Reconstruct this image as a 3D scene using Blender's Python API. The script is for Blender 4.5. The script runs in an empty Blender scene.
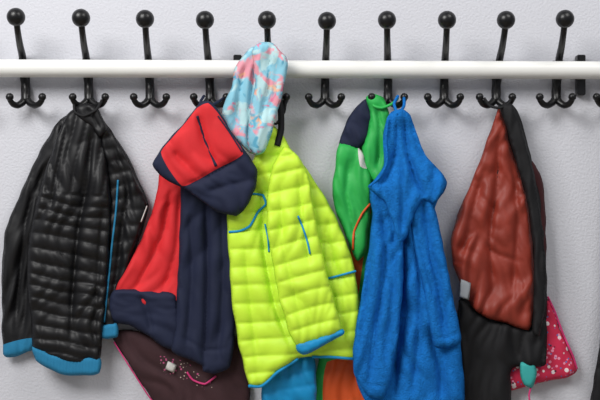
import bpy, bmesh, math, mathutils
import numpy as np
from mathutils import Vector
from mathutils.geometry import delaunay_2d_cdt

S=0.002; D=2.2; ZC=1.0
sc=bpy.context.scene
sc.view_settings.view_transform='Standard'
def P(x,y,d=0.0):
    x=float(x);y=float(y);d=float(d)
    k=(D-d*S)/D
    return ((x-300)*S*k, -d*S, ZC+(200-y)*S*k)
def lin(c):
    o=[]
    for v in c:
        v/=255.0
        o.append(v/12.92 if v<=0.04045 else ((v+0.055)/1.055)**2.4)
    return (*o,1.0)

# ---------------- materials
def mat(name,col,rough=0.8,bump=0.3,bscale=900,sheen=0.0,var=0.08,vscale=25,spec=0.4,coat=0.0,metal=0.0,bdist=0.0006):
    m=bpy.data.materials.new(name); m.use_nodes=True
    nt=m.node_tree; N=nt.nodes; L=nt.links
    b=N['Principled BSDF']
    b.inputs['Roughness'].default_value=rough
    b.inputs['Metallic'].default_value=metal
    b.inputs['Specular IOR Level'].default_value=spec
    b.inputs['Sheen Weight'].default_value=sheen
    b.inputs['Sheen Tint'].default_value=lin(col)
    b.inputs['Coat Weight'].default_value=coat
    tc=N.new('ShaderNodeTexCoord')
    n=N.new('ShaderNodeTexNoise'); n.inputs['Scale'].default_value=vscale; n.inputs['Detail'].default_value=4
    L.new(tc.outputs['Object'],n.inputs['Vector'])
    r=N.new('ShaderNodeValToRGB')
    c=lin(col)
    r.color_ramp.elements[0].position=0.3; r.color_ramp.elements[1].position=0.7
    r.color_ramp.elements[0].color=tuple(v*(1-var) for v in c[:3])+(1,)
    r.color_ramp.elements[1].color=tuple(min(1,v*(1+var)) for v in c[:3])+(1,)
    L.new(n.outputs['Fac'],r.inputs['Fac']); L.new(r.outputs['Color'],b.inputs['Base Color'])
    if bump>0:
        n2=N.new('ShaderNodeTexNoise'); n2.inputs['Scale'].default_value=bscale; n2.inputs['Detail'].default_value=3
        L.new(tc.outputs['Object'],n2.inputs['Vector'])
        bp=N.new('ShaderNodeBump'); bp.inputs['Strength'].default_value=bump; bp.inputs['Distance'].default_value=bdist
        L.new(n2.outputs['Fac'],bp.inputs['Height']); L.new(bp.outputs['Normal'],b.inputs['Normal'])
    return m
M={}
M['wall']=mat('wall_plaster',(211,212,219),0.9,0.5,210,var=0.012,vscale=3,bdist=0.003,spec=0.2)
M['floor']=mat('floor_vinyl',(150,140,125),0.5,0.1,60)
M['rail']=mat('rail_white_paint',(240,240,236),0.35,0.05,40,var=0.01)
M['hook']=mat('hook_black_enamel',(12,12,14),0.35,0.0,spec=0.45)
M['black']=mat('black_nylon',(13,13,16),0.50,0.0,spec=0.38)
M['black2']=mat('black_cotton',(16,16,19),0.75,0.3,900,sheen=0.05)
M['navy']=mat('navy_softshell',(23,31,58),0.8,0.4,900,sheen=0.08)
M['red']=mat('red_softshell',(216,40,46),0.75,0.3,900)
M['lime']=mat('lime_nylon',(206,246,64),0.5,0.0,spec=0.3,var=0.03)
M['cyan']=mat('cyan_piping',(12,145,205),0.6,0.2,900)
M['knitblue']=mat('blue_rib_knit',(36,124,166),0.85,0.5,700)
M['green']=mat('green_nylon',(44,178,80),0.55,0.0)
M['orange']=mat('orange_nylon',(230,92,38),0.5,0.0)
M['grey']=mat('grey_trim',(150,155,160),0.7)
M['fleece']=mat('blue_fleece',(30,114,194),0.97,1.0,330,sheen=0.12,var=0.16,vscale=110,bdist=0.003,spec=0.05)
M['rust']=mat('rust_lining',(142,52,38),0.52,0.12,300,var=0.12,bdist=0.001,spec=0.4)
M['brown']=mat('plum_brown_cord',(62,38,42),0.85,0.4,700,var=0.15)
M['pink']=mat('pink_trim',(215,60,125),0.7)
M['white']=mat('white_label',(215,212,208),0.7)
M['teal']=mat('teal_band',(60,175,170),0.7)
M['maroon']=mat('maroon_cloth',(70,30,34),0.8)

def pattern(name,base,cols,dist=0.6,soft=0.02):
    m=bpy.data.materials.new(name); m.use_nodes=True
    nt=m.node_tree; N=nt.nodes; L=nt.links; b=N['Principled BSDF']; b.inputs['Roughness'].default_value=0.85
    tc=N.new('ShaderNodeTexCoord'); cur=None
    rgb=N.new('ShaderNodeRGB'); rgb.outputs[0].default_value=lin(base); cur=rgb.outputs[0]
    for i,(c,sx,thr,kind) in enumerate(cols):
        mp=N.new('ShaderNodeMapping'); mp.inputs['Location'].default_value=(i*1.7,i*.9,i*2.3)
        L.new(tc.outputs['Object'],mp.inputs['Vector'])
        if kind=='v':
            t=N.new('ShaderNodeTexVoronoi'); t.inputs['Scale'].default_value=sx; out=t.outputs['Distance']
        else:
            t=N.new('ShaderNodeTexNoise'); t.inputs['Scale'].default_value=sx; t.inputs['Distortion'].default_value=dist; out=t.outputs['Fac']
        L.new(mp.outputs[0],t.inputs['Vector'])
        mt=N.new('ShaderNodeMapRange'); mt.inputs[1].default_value=thr+soft; mt.inputs[2].default_value=thr-soft
        L.new(out,mt.inputs[0])
        mx=N.new('ShaderNodeMixRGB'); mx.inputs[2].default_value=lin(c)
        L.new(mt.outputs[0],mx.inputs[0]); L.new(cur,mx.inputs[1]); cur=mx.outputs[0]
    L.new(cur,b.inputs['Base Color'])
    return m
M['scarf']=pattern('pastel_print',(140,200,220),[((232,158,172),22,0.45,'n'),((238,184,152),36,0.37,'n'),((186,222,226),28,0.44,'n'),((92,168,196),36,0.36,'n'),((222,124,156),40,0.35,'n')],0.8,0.035)
M['floral']=pattern('floral_print',(206,40,78),[((240,225,228),60,0.26,'v'),((240,150,180),85,0.24,'v'),((60,120,190),100,0.17,'v'),((90,20,50),62,0.14,'v')])
M['embro']=pattern('embroidery',(62,38,42),[((195,90,135),130,0.25,'v'),((205,185,170),120,0.15,'v')])

# ---------------- noise
_r=np.random.RandomState(7); _perm=_r.permutation(512); _perm=np.concatenate([_perm,_perm])
_ga=_r.rand(512)*2*np.pi
def perlin(u,v):
    iu=np.floor(u).astype(int); iv=np.floor(v).astype(int); fu=u-iu; fv=v-iv
    def g(a,b,x,y):
        h=_perm[(_perm[(a%512)]+b)%512]; return np.cos(_ga[h])*x+np.sin(_ga[h])*y
    s=fu*fu*fu*(fu*(fu*6-15)+10); t=fv*fv*fv*(fv*(fv*6-15)+10)
    a=g(iu,iv,fu,fv); b=g(iu+1,iv,fu-1,fv); c=g(iu,iv+1,fu,fv-1); d=g(iu+1,iv+1,fu-1,fv-1)
    return 1.4*((a*(1-s)+b*s)*(1-t)+(c*(1-s)+d*s)*t)

def smooth(pts,closed=True,step=2.2):
    n=len(pts); out=[]
    rng=range(n) if closed else range(n-1)
    for i in rng:
        if closed: p=[pts[(i+k)%n] for k in (-1,0,1,2)]
        else: p=[pts[max(0,i-1)],pts[i],pts[i+1],pts[min(n-1,i+2)]]
        p=[np.array(q,float) for q in p]
        m=max(1,int(round(np.linalg.norm(p[2][:2]-p[1][:2])/step)))
        for j in range(m):
            t=j/m
            c=0.5*((2*p[1])+(p[2]-p[0])*t+(2*p[0]-5*p[1]+4*p[2]-p[3])*t*t+(3*p[1]-p[0]-3*p[2]+p[3])*t**3)
            out.append(0.6*c+0.4*(p[1]*(1-t)+p[2]*t))
    if not closed: out.append(np.array(pts[-1],float))
    return np.array(out)

def segdist(X,Y,poly,closed=True):
    A=poly; B=np.roll(poly,-1,axis=0)
    if not closed: A=poly[:-1]; B=poly[1:]
    best=np.full(X.shape,1e9); tb=np.zeros(X.shape)
    for i,(a,b) in enumerate(zip(A,B)):
        dx,dy=b[0]-a[0],b[1]-a[1]; l=dx*dx+dy*dy+1e-9
        t=np.clip(((X-a[0])*dx+(Y-a[1])*dy)/l,0,1)
        d=np.hypot(X-a[0]-t*dx,Y-a[1]-t*dy)
        k=d<best; best=np.where(k,d,best); tb=np.where(k,(i+t)/len(A),tb)
    return best,tb
def inside(X,Y,poly):
    c=np.zeros(X.shape,bool); n=len(poly)
    for i in range(n):
        x1,y1=poly[i][:2]; x2,y2=poly[(i+1)%n][:2]
        if y1==y2: continue
        k=((y1>Y)!=(y2>Y))&(X<(x2-x1)*(Y-y1)/(y2-y1)+x1)
        c^=k
    return c

# depth profile of a hanging cloth panel: thickness, drawn folds, free wrinkles (rounded ridges, sharp valleys), stitched channels
def depthfn(poly,d0,T,R,folds,wr,quilts,radial,tilt):
    FS=[(smooth(pl,False,6),wd,am) for (pl,wd,am) in folds]
    def f(X,Y,full=False):
        X=np.asarray(X,float); Y=np.asarray(Y,float)
        d,_=segdist(X,Y,poly)
        q=np.clip(d/R,0,1); prof=T*np.sqrt(np.clip(1-(1-q)**2,0,1))
        w=np.zeros(X.shape)
        for (pl,wd,am) in FS:
            dd,t=segdist(X,Y,pl,False)
            e=np.exp(-dd/wd) if am<0 else np.exp(-(dd/wd)**2)
            w+=am*e*np.clip(np.sin(np.pi*np.clip(t,0.04,0.96))*1.8,0.1,1)
        for (am,la,wa,ang,seed) in wr:
            a=math.radians(ang); ux=X*math.cos(a)+Y*math.sin(a); vx=-X*math.sin(a)+Y*math.cos(a)
            wp=perlin(X/60+seed*3.1,Y/60+seed)*wa*1.2
            n=perlin(ux/la+seed*5.3,(vx+wp)/wa+seed*1.7)
            n2=perlin(ux/la*1.3+seed*2.3,(vx+wp)/wa*1.1+seed*4.7)
            w+=am*(0.45*n+0.9*np.minimum(np.abs(n2),0.7)-0.25)*1.2
        for (cx,cy,am,cnt,seed) in radial:
            th=np.arctan2(X-cx,Y-cy); r=np.hypot(X-cx,Y-cy)
            ph=th*cnt+2.2*perlin(X/70+seed,Y/90+seed)+seed
            w+=am*np.clip(r/90,0,1.3)*(1.6*np.abs(np.sin(ph/2))-0.9)
        pe=np.zeros(X.shape)
        for (per,ang,am,curv,reg) in quilts:
            a=math.radians(ang); vx=-X*math.sin(a)+Y*math.cos(a)+curv*perlin(X/50+9,Y/50+3)
            s=np.abs(np.sin(np.pi*vx/per)); h=am*(s**0.5-0.65)
            if reg is not None: h=h*inside(X,Y,np.array(reg,float))
            pe+=h*np.clip(d/3,0,1)
        base=d0+tilt*(Y-poly[:,1].min())/100.0
        if full: return base+w,prof,pe
        return base+w+prof+pe
    return f

def parent(name):
    e=bpy.data.objects.new(name,None); e.empty_display_size=0.05
    sc.collection.objects.link(e); return e
def link(me,name,par):
    o=bpy.data.objects.new(name,me); sc.collection.objects.link(o)
    if par: o.parent=par
    return o

def panel(name,par,outline,m,d0,T=6,R=12,folds=(),wr=(),quilts=(),radial=(),regions=(),back=0.35,step=2.3,tilt=0.0,sm=True,jit=1.0):
    poly=smooth(outline,True,step) if sm else np.array(outline,float)
    if sm and jit:
        poly=poly+jit*np.stack([perlin(poly[:,0]/16+d0,poly[:,1]/16+3),perlin(poly[:,0]/16+7,poly[:,1]/16+d0)],1)
    f=depthfn(poly,d0,T,R,folds,wr,quilts,radial,tilt)
    x0,y0=poly.min(0); x1,y1=poly.max(0)
    h=step*0.87; j=0; y=y0+h/2
    GX=[];GY=[]
    while y<y1:
        xs=np.arange(x0+(step/2 if j%2 else 0)+0.3,x1,step); GX.append(xs); GY.append(np.full(xs.shape,y)); y+=h; j+=1
    GX=np.concatenate(GX); GY=np.concatenate(GY)
    k=inside(GX,GY,poly); GX=GX[k];GY=GY[k]
    d,_=segdist(GX,GY,poly); k=d>step*0.45; GX=GX[k];GY=GY[k]
    regs=[]
    for rp,rm in regions:
        rr=smooth(rp,True,step) if sm else np.array(rp,float); regs.append((rr,rm))
        dd,_=segdist(GX,GY,rr); k=dd>step*0.4; GX=GX[k];GY=GY[k]
    V=[Vector((float(p[0]),float(p[1]))) for p in poly]; E=[(i,(i+1)%len(poly)) for i in range(len(poly))]
    for rr,_ in regs:
        o=len(V); V+= [Vector((float(p[0]),float(p[1]))) for p in rr]; E+=[(o+i,o+(i+1)%len(rr)) for i in range(len(rr))]
    V+=[Vector((float(a),float(b))) for a,b in zip(GX,GY)]
    res=delaunay_2d_cdt(V,E,[],0,1e-4)
    vs=np.array([[v.x,v.y] for v in res[0]]); fs=[t for t in res[2] if len(t)==3]
    F=np.array(fs); C=vs[F].mean(1)
    k=inside(C[:,0],C[:,1],poly); F=F[k]; C=C[k]
    mi=np.zeros(len(F),int)
    mats=[m]
    for rr,rm in regs:
        kk=inside(C[:,0],C[:,1],rr); mats.append(rm); mi[kk]=len(mats)-1
    base,prof,pe=f(vs[:,0],vs[:,1],True)
    front=base+prof+pe; bk=base-back*prof
    bd,_=segdist(vs[:,0],vs[:,1],poly); onb=bd<0.02
    n=len(vs)
    bi=np.arange(n); nb=np.where(~onb)[0]; bi[nb]=n+np.arange(len(nb))
    front=np.maximum(front,2.0)
    verts=[P(a,b,c) for (a,b),c in zip(vs,front)]+[P(vs[i,0],vs[i,1],max(1.0,bk[i])) for i in nb]
    faces=[];fm=[]
    for t,c in zip(F,mi):
        a,b,cc=[int(q) for q in t]
        ar=(vs[b,0]-vs[a,0])*(vs[cc,1]-vs[a,1])-(vs[b,1]-vs[a,1])*(vs[cc,0]-vs[a,0])
        if abs(ar)<1e-6: continue
        if ar>0: b,cc=cc,b
        faces.append((a,b,cc)); fm.append(int(c))
        g=(int(bi[a]),int(bi[cc]),int(bi[b]))
        if set(g)!={a,b,cc}: faces.append(g); fm.append(int(c))
    me=bpy.data.meshes.new(name); me.from_pydata(verts,[],faces)
    for q in mats: me.materials.append(q)
    me.polygons.foreach_set('material_index',fm); me.polygons.foreach_set('use_smooth',[True]*len(faces))
    me.update()
    link(me,name,par); return f

def tubemesh(bm,path,rad,seg=10):
    rings=[]; n=len(path); up=None
    for i in range(n):
        t=(path[min(n-1,i+1)]-path[max(0,i-1)]).normalized()
        if up is None:
            up=Vector((0,1,0)) if abs(t.y)<0.9 else Vector((1,0,0))
        s=t.cross(up).normalized(); up=s.cross(t).normalized()
        r=float(rad[i])
        rings.append([bm.verts.new(path[i]+(s*math.cos(a)+up*math.sin(a))*r) for a in [2*math.pi*k/seg for k in range(seg)]])
    for a,b in zip(rings[:-1],rings[1:]):
        for k in range(seg): bm.faces.new((a[k],a[(k+1)%seg],b[(k+1)%seg],b[k]))
    bm.faces.new(rings[0][::-1]); bm.faces.new(rings[-1])
def bmobj(bm,name,m,par=None):
    bmesh.ops.recalc_face_normals(bm,faces=bm.faces[:])
    me=bpy.data.meshes.new(name); bm.to_mesh(me); bm.free()
    me.materials.append(m)
    me.polygons.foreach_set('use_smooth',[True]*len(me.polygons))
    return link(me,name,par)
def tube(name,par,pts,r,m,f=None,off=0.5,seg=8,step=2.5):
    if f is not None:
        q=smooth([p[:2] for p in pts],False,step); dd=f(q[:,0],q[:,1])+off
        W=[Vector(P(a[0],a[1],c)) for a,c in zip(q,dd)]
    else:
        q=smooth(pts,False,step); W=[Vector(P(*a)) for a in q]
    bm=bmesh.new(); tubemesh(bm,W,[r*S]*len(W),seg); return bmobj(bm,name,m,par)

# ---------------- room
def box(name,x0,x1,y0,y1,z0,z1,m,bev=0.0,par=None):
    bm=bmesh.new(); bmesh.ops.create_cube(bm,size=1)
    for v in bm.verts: v.co=Vector(((x0+x1)/2+v.co.x*(x1-x0),(y0+y1)/2+v.co.y*(y1-y0),(z0+z1)/2+v.co.z*(z1-z0)))
    if bev: bmesh.ops.bevel(bm,geom=bm.edges[:],offset=bev,segments=3,affect='EDGES')
    me=bpy.data.meshes.new(name); bm.to_mesh(me); bm.free(); me.materials.append(m); return link(me,name,par)
box('wall_back',-3,3,0,0.1,0,2.7,M['wall'])
box('floor',-3,3,-4,0.1,-0.05,0,M['floor'])

# ---------------- rail
rail=parent('coat_rail')
bm=bmesh.new()
L=[Vector((float(x),-0.037,ZC+(200-71.5-x*1.6)*S)) for x in np.linspace(-1.1,1.1,12)]
tubemesh(bm,L,[0.0175]*12,32); bmobj(bm,'bar',M['rail'],rail)
for i,(bx) in enumerate((-180,238,579,1000)):
    a=P(bx-4,56,0); b=P(bx+4,96,0)
    box('bracket_%d'%(i+1),a[0],b[0],-0.021,0.0,b[2],a[2],M['hook'],0.0015,rail)

# ---------------- hooks
tops=[(16,17),(81,18),(145,19),(205,20),(267,20),(327,21),(387,20),(447,20),(506,20),(565,19)]
bots=[(26,102),(89,102),(150,102),(210,102),(270,102),(325,102),(388,102),(444,102),(496,101),(556,101)]
tops+=[(625,19)]; bots+=[(613,101)]
tops=[(-48,16)]+tops; bots=[(-37,102)]+bots
for (tx,ty),(bx,by) in zip(tops,bots):
    bm=bmesh.new()
    mx=tx*0.35+bx*0.65
    key=[(tx,ty,46,3.3),(tx+(mx-tx)*.25,ty+14,40,3.1),(tx+(mx-tx)*.6,ty+28,24,3.4),(mx,ty+40,6,3.8),(mx,70,4.2,4.0),(bx,88,5,4.2),(bx,97,9,4.6),(bx,102,11,3.8)]
    q=smooth(key,False,2.0)
    tubemesh(bm,[Vector(P(a[0],a[1],a[2])) for a in q],[a[3]*S for a in q],12)
    for sgn in (-1,1):
        key=[(bx,97,8,3.6),(bx+sgn*3.5,102.5,12,3.6),(bx+sgn*8.5,105.5,16,3.2),(bx+sgn*13,104,20,3.0),(bx+sgn*16,100,23,2.7),(bx+sgn*16.3,97,24,2.5)]
        q=smooth(key,False,1.6)
        tubemesh(bm,[Vector(P(a[0],a[1],a[2])) for a in q],[a[3]*S for a in q],12)
        bmesh.ops.create_uvsphere(bm,u_segments=16,v_segments=10,radius=3.9*S,matrix=mathutils.Matrix.Translation(P(bx+sgn*16.3,97,24)))
    bmesh.ops.create_uvsphere(bm,u_segments=24,v_segments=16,radius=8.8*S,matrix=mathutils.Matrix.Translation(P(tx,ty,47)))
    c=Vector(P(bx,80,0)); mtx=mathutils.Matrix.Translation(c+Vector((0,-0.004,0)))@mathutils.Matrix.Diagonal((0.016,0.0085,0.075,1))
    bmesh.ops.create_cube(bm,size=1,matrix=mtx)
    bmobj(bm,'coat_hook',M['hook'])

# ================= A black puffer jacket
A=parent('black_puffer_jacket')
panel('back_body',A,[(74,112),(60,119),(46,140),(32,168),(16,203),(5,232),(2,262),(2,310),(3,354),(14,357),(34,350),(70,345),(100,332),(118,326),(124,292),(134,256),(143,228),(149,205),(140,182),(126,152),(107,126),(96,112)],M['black'],10,5,10,
      wr=[(6,120,13,105,1)],folds=[([(50,150),(26,220),(14,340)],4,-6),([(40,190),(30,260),(22,345)],3,-4)],regions=[([(0,346),(34,338),(36,362),(0,364)],M['knitblue'])])
fA=panel('front_body',A,[(78,108),(66,116),(55,142),(43,178),(33,215),(27,250),(27,285),(31,320),(34,351),(62,362),(98,362),(103,330),(106,290),(109,250),(111,215),(108,170),(103,140),(95,114)],M['black'],22,8,16,
      wr=[(6,110,24,98,3)],
      folds=[([(68,122),(56,175),(50,215)],3,-6),([(92,120),(88,180),(78,230),(72,300),(70,350)],4,-8),([(104,200),(98,270),(94,350)],4,-5)],
      quilts=[(12.5,10,3.2,6,[(20,190),(112,197),(112,380),(20,380)]),(11,-77,2.4,3,[(30,100),(120,100),(112,197),(20,190)])],step=1.9)
panel('hem_rib',A,[(33,346),(62,357),(100,357),(99,373),(80,376),(58,373),(36,361)],M['knitblue'],23,4,5,quilts=[(3.2,92,1.3,0,None)],step=1.4)
fS=panel('sleeve',A,[(96,112),(110,128),(122,150),(136,178),(147,204),(142,226),(132,254),(122,290),(115,327),(102,329),(103,290),(108,240),(108,200),(104,160),(98,132)],M['black'],18,5,9,
      wr=[(6,90,14,75,6)],folds=[([(108,130),(122,170),(134,215)],3,-5),([(128,190),(122,230),(112,310)],3,-6)],quilts=[(13,-12,2.0,4,None)])
panel('cuff_rib',A,[(101,325),(117,323),(118,337),(100,338)],M['knitblue'],20,4,4,quilts=[(3.2,92,1.0,0,None)],step=1.4)
tube('zip_piping',A,[(118,180),(116,210),(112,245),(108,285),(104,322)],1.0,M['knitblue'],fS,0.8)
tube('pocket_zip',A,[(147,206),(144,214),(141,222)],0.6,M['white'],fS,1)
panel('collar',A,[(76,107),(88,103),(99,110),(107,128),(100,138),(90,126),(79,119)],M['black'],26,5,6,folds=[([(86,106),(92,116),(100,130)],2,-4)])
tube('hang_loop',A,[(74,104,22),(75,112,26),(84,116,31),(96,110,31),(102,100,26)],1.4,M['black2'])

# ================= B red + navy
B=parent('red_hooded_jacket')
fB=panel('red_front',B,[(162,160),(157,190),(151,215),(141,240),(128,265),(115,292),(125,303),(150,306),(180,302),(185,250),(187,190),(176,165)],M['red'],18,6,10,
      wr=[(6,90,22,105,11)],folds=[([(172,185),(162,235),(134,292)],4,-8),([(180,190),(176,250),(160,300)],4,-6)])
panel('navy_front_cuff',B,[(114,290),(135,289),(155,291),(176,297),(180,346),(168,349),(150,337),(130,326),(112,321),(109,305)],M['navy'],21,5,7,wr=[(3,40,16,20,13)],folds=[([(140,292),(148,315),(152,335)],3,-5)])
fN=panel('navy_sleeve',B,[(182,172),(205,180),(238,205),(238,250),(236,300),(234,345),(229,368),(214,374),(203,371),(202,365),(186,358),(172,351),(175,320),(178,270),(180,220)],M['navy'],24,6,11,
      wr=[(5,120,22,92,14)],folds=[([(206,190),(207,280),(204,368)],3,-10),([(222,205),(223,280),(218,360)],3.5,-6),([(190,210),(192,280),(186,350)],4,-6),([(180,335),(205,350),(228,348)],1.2,-2)])
fH=panel('hood',B,[(200,102),(188,118),(172,136),(160,150),(153,164),(160,175),(170,182),(184,188),(200,200),(218,212),(236,216),(248,205),(256,186),(257,170),(246,152),(232,132),(220,112),(210,101)],M['navy'],50,6,9,
      wr=[(4,60,20,50,16)],folds=[([(196,112),(205,140),(216,166)],2.5,-6),([(184,186),(212,174),(244,156)],3,-6),([(172,150),(186,164),(200,178)],3,-4),([(206,192),(226,186),(252,180)],4,-4)],
      regions=[([(197,108),(186,122),(172,138),(161,152),(168,168),(182,186),(196,181),(215,170),(243,154),(230,132),(218,113),(208,103)],M['red'])],tilt=-3)
tube('hood_seam',B,[(197,116),(204,138),(216,166)],1.6,M['navy'],fH,0.2)
tube('hood_piping',B,[(218,116),(230,133),(242,152)],0.8,M['navy'],fH,0.2)
tube('hang_loop',B,[(204,96,28),(200,103,42),(206,108,54),(216,103,44),(224,98,26)],1.4,M['navy'])

BR=parent('brown_embroidered_skirt')
fK=panel('cloth',BR,[(116,330),(128,330),(170,335),(235,335),(246,358),(250,385),(246,412),(200,425),(165,415),(142,385),(124,356),(113,340)],M['brown'],9,5,10,
      wr=[(4,70,16,60,21)],regions=[([(160,356),(186,362),(198,372),(214,385),(206,390),(186,380),(165,374)],M['embro'])])
tube('edge_trim',BR,[(114,342),(124,358),(142,386),(150,398),(165,415)],0.7,M['pink'],fK,0.3)
tube('pink_loop',BR,[(187,372),(193,380),(205,384),(216,376)],1.0,M['pink'],fK,1.5)
panel('label',BR,[(168,361),(177,365),(174,373),(165,369)],M['white'],17,1.5,3,sm=False)

# ================= C patterned scarf
C=parent('pastel_print_scarf')
panel('back_fold',C,[(243,56),(237,64),(233,72),(231,88),(225,100),(222,114),(226,130),(238,142),(250,153),(262,152),(264,110),(264,75),(262,48),(252,47)],M['scarf'],38,5,8,
      wr=[(4,60,10,100,31)],folds=[([(246,62),(238,95),(236,135)],3,-6),([(256,60),(250,100),(250,145)],3,-6)])
panel('front_fold',C,[(252,52),(258,43),(266,42),(274,44),(286,56),(288,66),(285,82),(281,98),(276,116),(271,136),(264,152),(254,155),(247,142),(250,110),(255,80)],M['scarf'],46,5,8,
      wr=[(4,60,10,102,33)],folds=[([(270,48),(268,85),(258,130)],3,-6),([(280,58),(274,90),(266,120)],3,-4)])

# ================= D lime jacket
LJ=parent('lime_quilted_jacket')
fL=panel('body',LJ,[(268,122),(258,145),(250,168),(240,188),(229,206),(227,225),(229,260),(232,300),(238,342),(249,384),(262,386),(278,372),(300,358),(325,357),(354,359),(358,335),(359,295),(352,258),(338,222),(322,192),(306,168),(292,150),(280,132)],M['lime'],27,6,12,
      wr=[(4,120,30,85,41)],
      folds=[([(262,195),(264,250),(276,310),(292,350)],4,-7),([(262,150),(252,190),(242,212)],3,-5),([(244,240),(250,300),(258,370)],5,-4),([(326,230),(340,290),(345,345)],5,-5),([(330,215),(322,260),(336,320)],4,-4)],
      quilts=[(18,-5,3.0,3,None)],tilt=3.5,step=1.8)
tube('zip_left',LJ,[(265,224),(268,238),(269,252)],0.9,M['cyan'],fL,0.8)
tube('collar_piping',LJ,[(263,195),(266,204),(258,212),(250,226),(240,231),(229,232)],1.2,M['cyan'],fL,0.8)
tube('collar_piping_top',LJ,[(229,214),(238,206),(246,200),(252,194),(263,195)],1.0,M['cyan'],fL,0.8)
tube('hem_piping',LJ,[(249,386),(262,386),(278,372),(298,359)],1.5,M['cyan'],fL,1.5)
tube('hem_piping_right',LJ,[(312,357),(330,357),(354,359)],1.3,M['cyan'],fL,1.5)
tube('pocket_piping',LJ,[(322,280),(338,276),(356,271)],1.1,M['cyan'],fL,0.8)
fLS=panel('sleeve',LJ,[(284,146),(298,156),(308,175),(314,205),(319,235),(326,268),(334,300),(342,330),(328,338),(312,346),(299,350),(290,335),(280,300),(272,260),(267,225),(267,195),(273,165)],M['lime'],44,7,12,tilt=2.5,
      wr=[(5,90,24,78,43)],quilts=[(17,-14,3.0,3,None)],
      folds=[([(298,170),(302,220),(310,270)],4,-5),([(280,180),(284,250),(304,330)],5,-4)],step=1.8)
panel('cuff',LJ,[(297,343),(316,338),(334,331),(343,329),(344,334),(330,342),(316,350),(304,355),(297,351)],M['cyan'],51,4,5,wr=[(1.5,12,8,60,47)],jit=0.3)
tube('zip_right',LJ,[(298,216),(303,228),(308,244),(310,254)],0.9,M['cyan'],fLS,0.8)
panel('blue_lining',LJ,[(262,384),(275,366),(300,352),(314,356),(316,380),(315,412),(290,420),(264,412)],M['cyan'],24,5,8,wr=[(5,60,12,70,48)],quilts=[(14,-10,1.6,3,None)])
tube('hang_strap',LJ,[(279,97,27),(281,112,30),(281,130,32),(277,146,34)],3.2,M['black2'])
tube('hang_loop',LJ,[(263,100,24),(268,118,30),(276,124,33),(284,112,28),(286,98,24)],1.4,M['black2'])

# ================= E green jacket
G=parent('green_hooded_jacket')
panel('body',G,[(345,150),(360,140),(388,140),(390,200),(380,280),(372,360),(372,412),(345,420),(314,412),(317,370),(322,340),(340,300),(350,260),(345,210)],M['green'],8,4,9,
      wr=[(4,90,14,95,51)],regions=[([(327,362),(385,362),(385,425),(327,425)],M['orange']),([(350,262),(356,205),(372,200),(366,240),(358,300),(357,360),(349,360)],M['orange'])])
panel('navy_shoulder',G,[(368,98),(356,107),(346,122),(339,144),(346,150),(360,148),(368,138),(374,115)],M['navy'],18,5,8,wr=[(3,30,10,50,52)])
panel('hood',G,[(366,97),(374,94),(383,97),(389,112),(390,140),(388,176),(374,182),(364,165),(362,148),(368,130),(370,112)],M['green'],22,6,9,wr=[(5,60,10,92,53)],folds=[([(377,100),(380,135),(378,175)],3,-6)])
fG=panel('sleeve',G,[(340,143),(335,165),(332,195),(336,212),(344,232),(352,252),(358,262),(366,250),(370,215),(372,180),(366,160),(359,147)],M['green'],20,6,10,wr=[(5,60,13,80,54)],folds=[([(350,155),(346,195),(356,240)],3,-5)],
      regions=[([(358,147),(366,150),(368,168),(360,166)],M['white'])])
tube('orange_piping',G,[(370,204),(362,214),(354,232),(353,250)],1.1,M['orange'],fG,0.8)
tube('hang_loop',G,[(372,100,22),(374,106,26),(382,108,28),(392,104,26),(398,98,24)],1.5,M['green'])

# ================= F blue fleece
F_=parent('blue_fleece_jacket')
fF=panel('body',F_,[(392,112),(386,124),(386,145),(386,162),(378,178),(369,188),(372,212),(370,240),(365,270),(361,300),(355,330),(352,352),(358,385),(366,402),(395,410),(430,408),(464,402),(463,370),(460,335),(453,298),(444,260),(437,232),(434,212),(440,196),(430,170),(418,145),(410,118),(402,110)],M['fleece'],36,6,10,
      wr=[(7,160,24,90,61)],radial=[(400,60,4,36,1.0)],
      folds=[([(404,190),(402,260),(398,330),(394,405)],4,-13),([(416,200),(420,300),(412,405)],4,-9),([(430,330),(440,370),(440,405)],4,-8)])
panel('left_sleeve',F_,[(372,192),(384,186),(396,194),(403,230),(403,280),(399,330),(391,380),(384,398),(368,396),(354,372),(353,348),(360,305),(368,255),(372,220)],M['fleece'],48,6,9,
      wr=[(6,140,18,97,63)],folds=[([(380,200),(386,260),(374,340),(368,390)],3.5,-10),([(392,205),(394,280),(384,370)],3.5,-6),([(372,240),(366,300),(360,350)],3,-5),([(354,362),(366,384),(388,386)],1.2,-2)])
panel('right_sleeve',F_,[(414,182),(430,192),(438,222),(446,260),(454,300),(461,335),(459,344),(447,348),(434,346),(428,318),(420,275),(412,230),(408,200)],M['fleece'],47,6,8,
      wr=[(5,120,16,76,65)],folds=[([(422,195),(430,250),(442,310),(446,345)],3.5,-10),([(412,215),(424,260),(436,300)],3,-5),([(431,336),(446,338),(460,332)],1.2,-2)])
fFH=panel('hood',F_,[(392,111),(402,109),(411,115),(417,135),(425,155),(437,167),(447,182),(444,193),(434,203),(424,200),(415,214),(407,236),(400,244),(394,226),(386,205),(376,194),(368,186),(376,178),(384,166),(383,150),(384,130),(387,118)],M['fleece'],53,5,8,tilt=0,
      wr=[(5,80,14,85,67)],folds=[([(396,114),(396,150),(386,178),(374,188)],3,-10),([(404,114),(407,150),(416,180),(426,200)],3,-10),([(410,118),(418,148),(438,178)],3,-6),([(400,150),(402,185),(401,236)],3,-7)])
tube('hood_edge',F_,[(388,120),(386,140),(387,162),(380,177),(370,186)],1.2,M['fleece'],fFH,0.2)
tube('hang_loop',F_,[(398,96,26),(394,104,34),(398,114,58),(404,106,40),(404,98,27)],1.5,M['fleece'])

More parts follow.
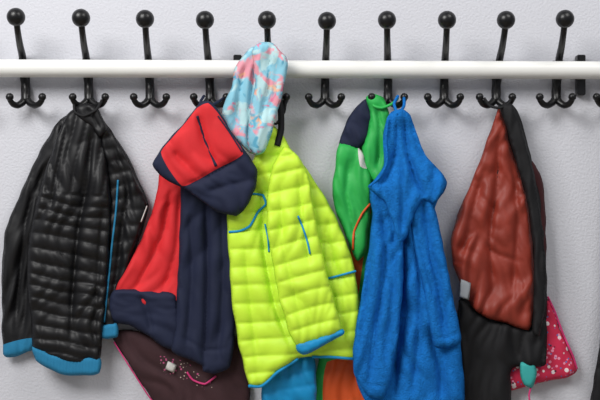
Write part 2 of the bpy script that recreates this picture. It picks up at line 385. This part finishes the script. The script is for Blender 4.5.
# ================= G rust-lined jacket
R_=parent('rust_lined_jacket')
panel('black_back',R_,[(498,106),(510,103),(518,112),(526,138),(534,168),(541,205),(545,245),(547,290),(547,335),(546,364),(513,368),(511,392),(509,412),(470,412),(462,385),(457,350),(457,318),(462,290),(478,240),(490,170)],M['black2'],12,5,9,
      wr=[(5,90,14,88,71)])
fR=panel('rust_front',R_,[(499,108),(491,130),(481,158),(469,188),(457,216),(451,240),(453,265),(462,290),(473,308),(488,318),(508,324),(528,330),(533,315),(534,280),(532,240),(528,205),(520,175),(510,145),(504,120)],M['rust'],22,7,12,
      wr=[(8,100,20,108,72),(3,40,15,60,73)],folds=[([(500,120),(497,180),(490,240),(494,310)],4,-8),([(488,160),(470,220),(460,270)],4,-6),([(512,160),(518,220),(512,300)],4,-6),([(470,215),(490,250),(520,262)],3,-4)])
panel('black_front_edge',R_,[(501,107),(511,104),(519,118),(527,145),(535,178),(541,215),(545,260),(546,300),(540,335),(532,332),(534,300),(533,250),(528,205),(519,170),(509,138)],M['black2'],28,4,5,wr=[(4,70,10,80,75)])
panel('black_lower',R_,[(459,300),(472,308),(490,320),(530,330),(546,318),(546,364),(528,367),(512,368),(511,395),(508,412),(470,412),(461,385),(457,350)],M['black2'],20,5,8,wr=[(7,70,14,90,76)])
panel('size_tag',R_,[(461,279),(471,283),(469,300),(459,297)],M['grey'],34,1.2,3,sm=False)
tube('hang_loop',R_,[(484,98,24),(490,106,26),(500,108,30),(508,104,28),(512,97,24)],1.4,M['black2'])
panel('maroon_edge',R_,[(530,160),(540,172),(544,190),(546,225),(546,262),(538,262),(534,200)],M['maroon'],9,3,4)

FB=parent('floral_print_bag')
fP=panel('cloth',FB,[(548,297),(554,310),(563,335),(572,355),(577,370),(568,377),(552,380),(535,384),(520,389),(507,391),(507,375),(511,358),(525,345),(540,330)],M['floral'],10,5,9,wr=[(3,50,12,70,81)])
panel('teal_band',FB,[(521,362),(533,364),(537,372),(535,381),(531,388),(524,385),(521,375)],M['teal'],24,3,5)
tube('cord',FB,[(531,387,22),(529,395,22),(530,403,22)],0.9,M['pink'])
tube('edge_trim',FB,[(548,297),(555,312),(564,336),(573,356),(577,369)],1.0,M['pink'],fP,0.3)

K=parent('black_coat')
panel('cloth',K,[(601,335),(597,362),(593,385),(591,412),(640,412),(650,300),(640,200),(630,130),(620,110),(612,150),(608,250)],M['black2'],14,8,14,wr=[(4,60,14,90,91)])
tube('hang_loop',K,[(600,98,24),(608,108,28),(618,114,30),(628,98,24)],1.4,M['black2'])

# ---------------- light
def area(name,loc,tgt,sx,sy,e,col):
    l=bpy.data.lights.new(name,'AREA'); l.shape='RECTANGLE'; l.size=sx; l.size_y=sy; l.energy=e; l.color=col
    o=bpy.data.objects.new(name,l); sc.collection.objects.link(o); o.location=loc
    o.rotation_euler=(Vector(tgt)-Vector(loc)).to_track_quat('-Z','Y').to_euler()
area('window_daylight',(-1.3,-1.8,2.5),(0.05,0,1.05),1.2,1.1,58,(1.0,0.985,0.965))
area('fill_light_right',(1.0,-1.3,2.6),(0.2,0,1.1),0.8,0.8,15,(1.0,0.98,0.95))  # weaker area light added at upper right as fill, not a known fixture
w=bpy.data.worlds.new('World'); sc.world=w; w.use_nodes=True
w.node_tree.nodes['Background'].inputs[0].default_value=(0.90,0.93,1.0,1); w.node_tree.nodes['Background'].inputs[1].default_value=0.31

cam=bpy.data.cameras.new('Camera'); cam.sensor_width=36; cam.lens=36*D/1.2
co=bpy.data.objects.new('Camera',cam); sc.collection.objects.link(co)
co.location=(0,-D,ZC); co.rotation_euler=(math.pi/2,0,0); sc.camera=co
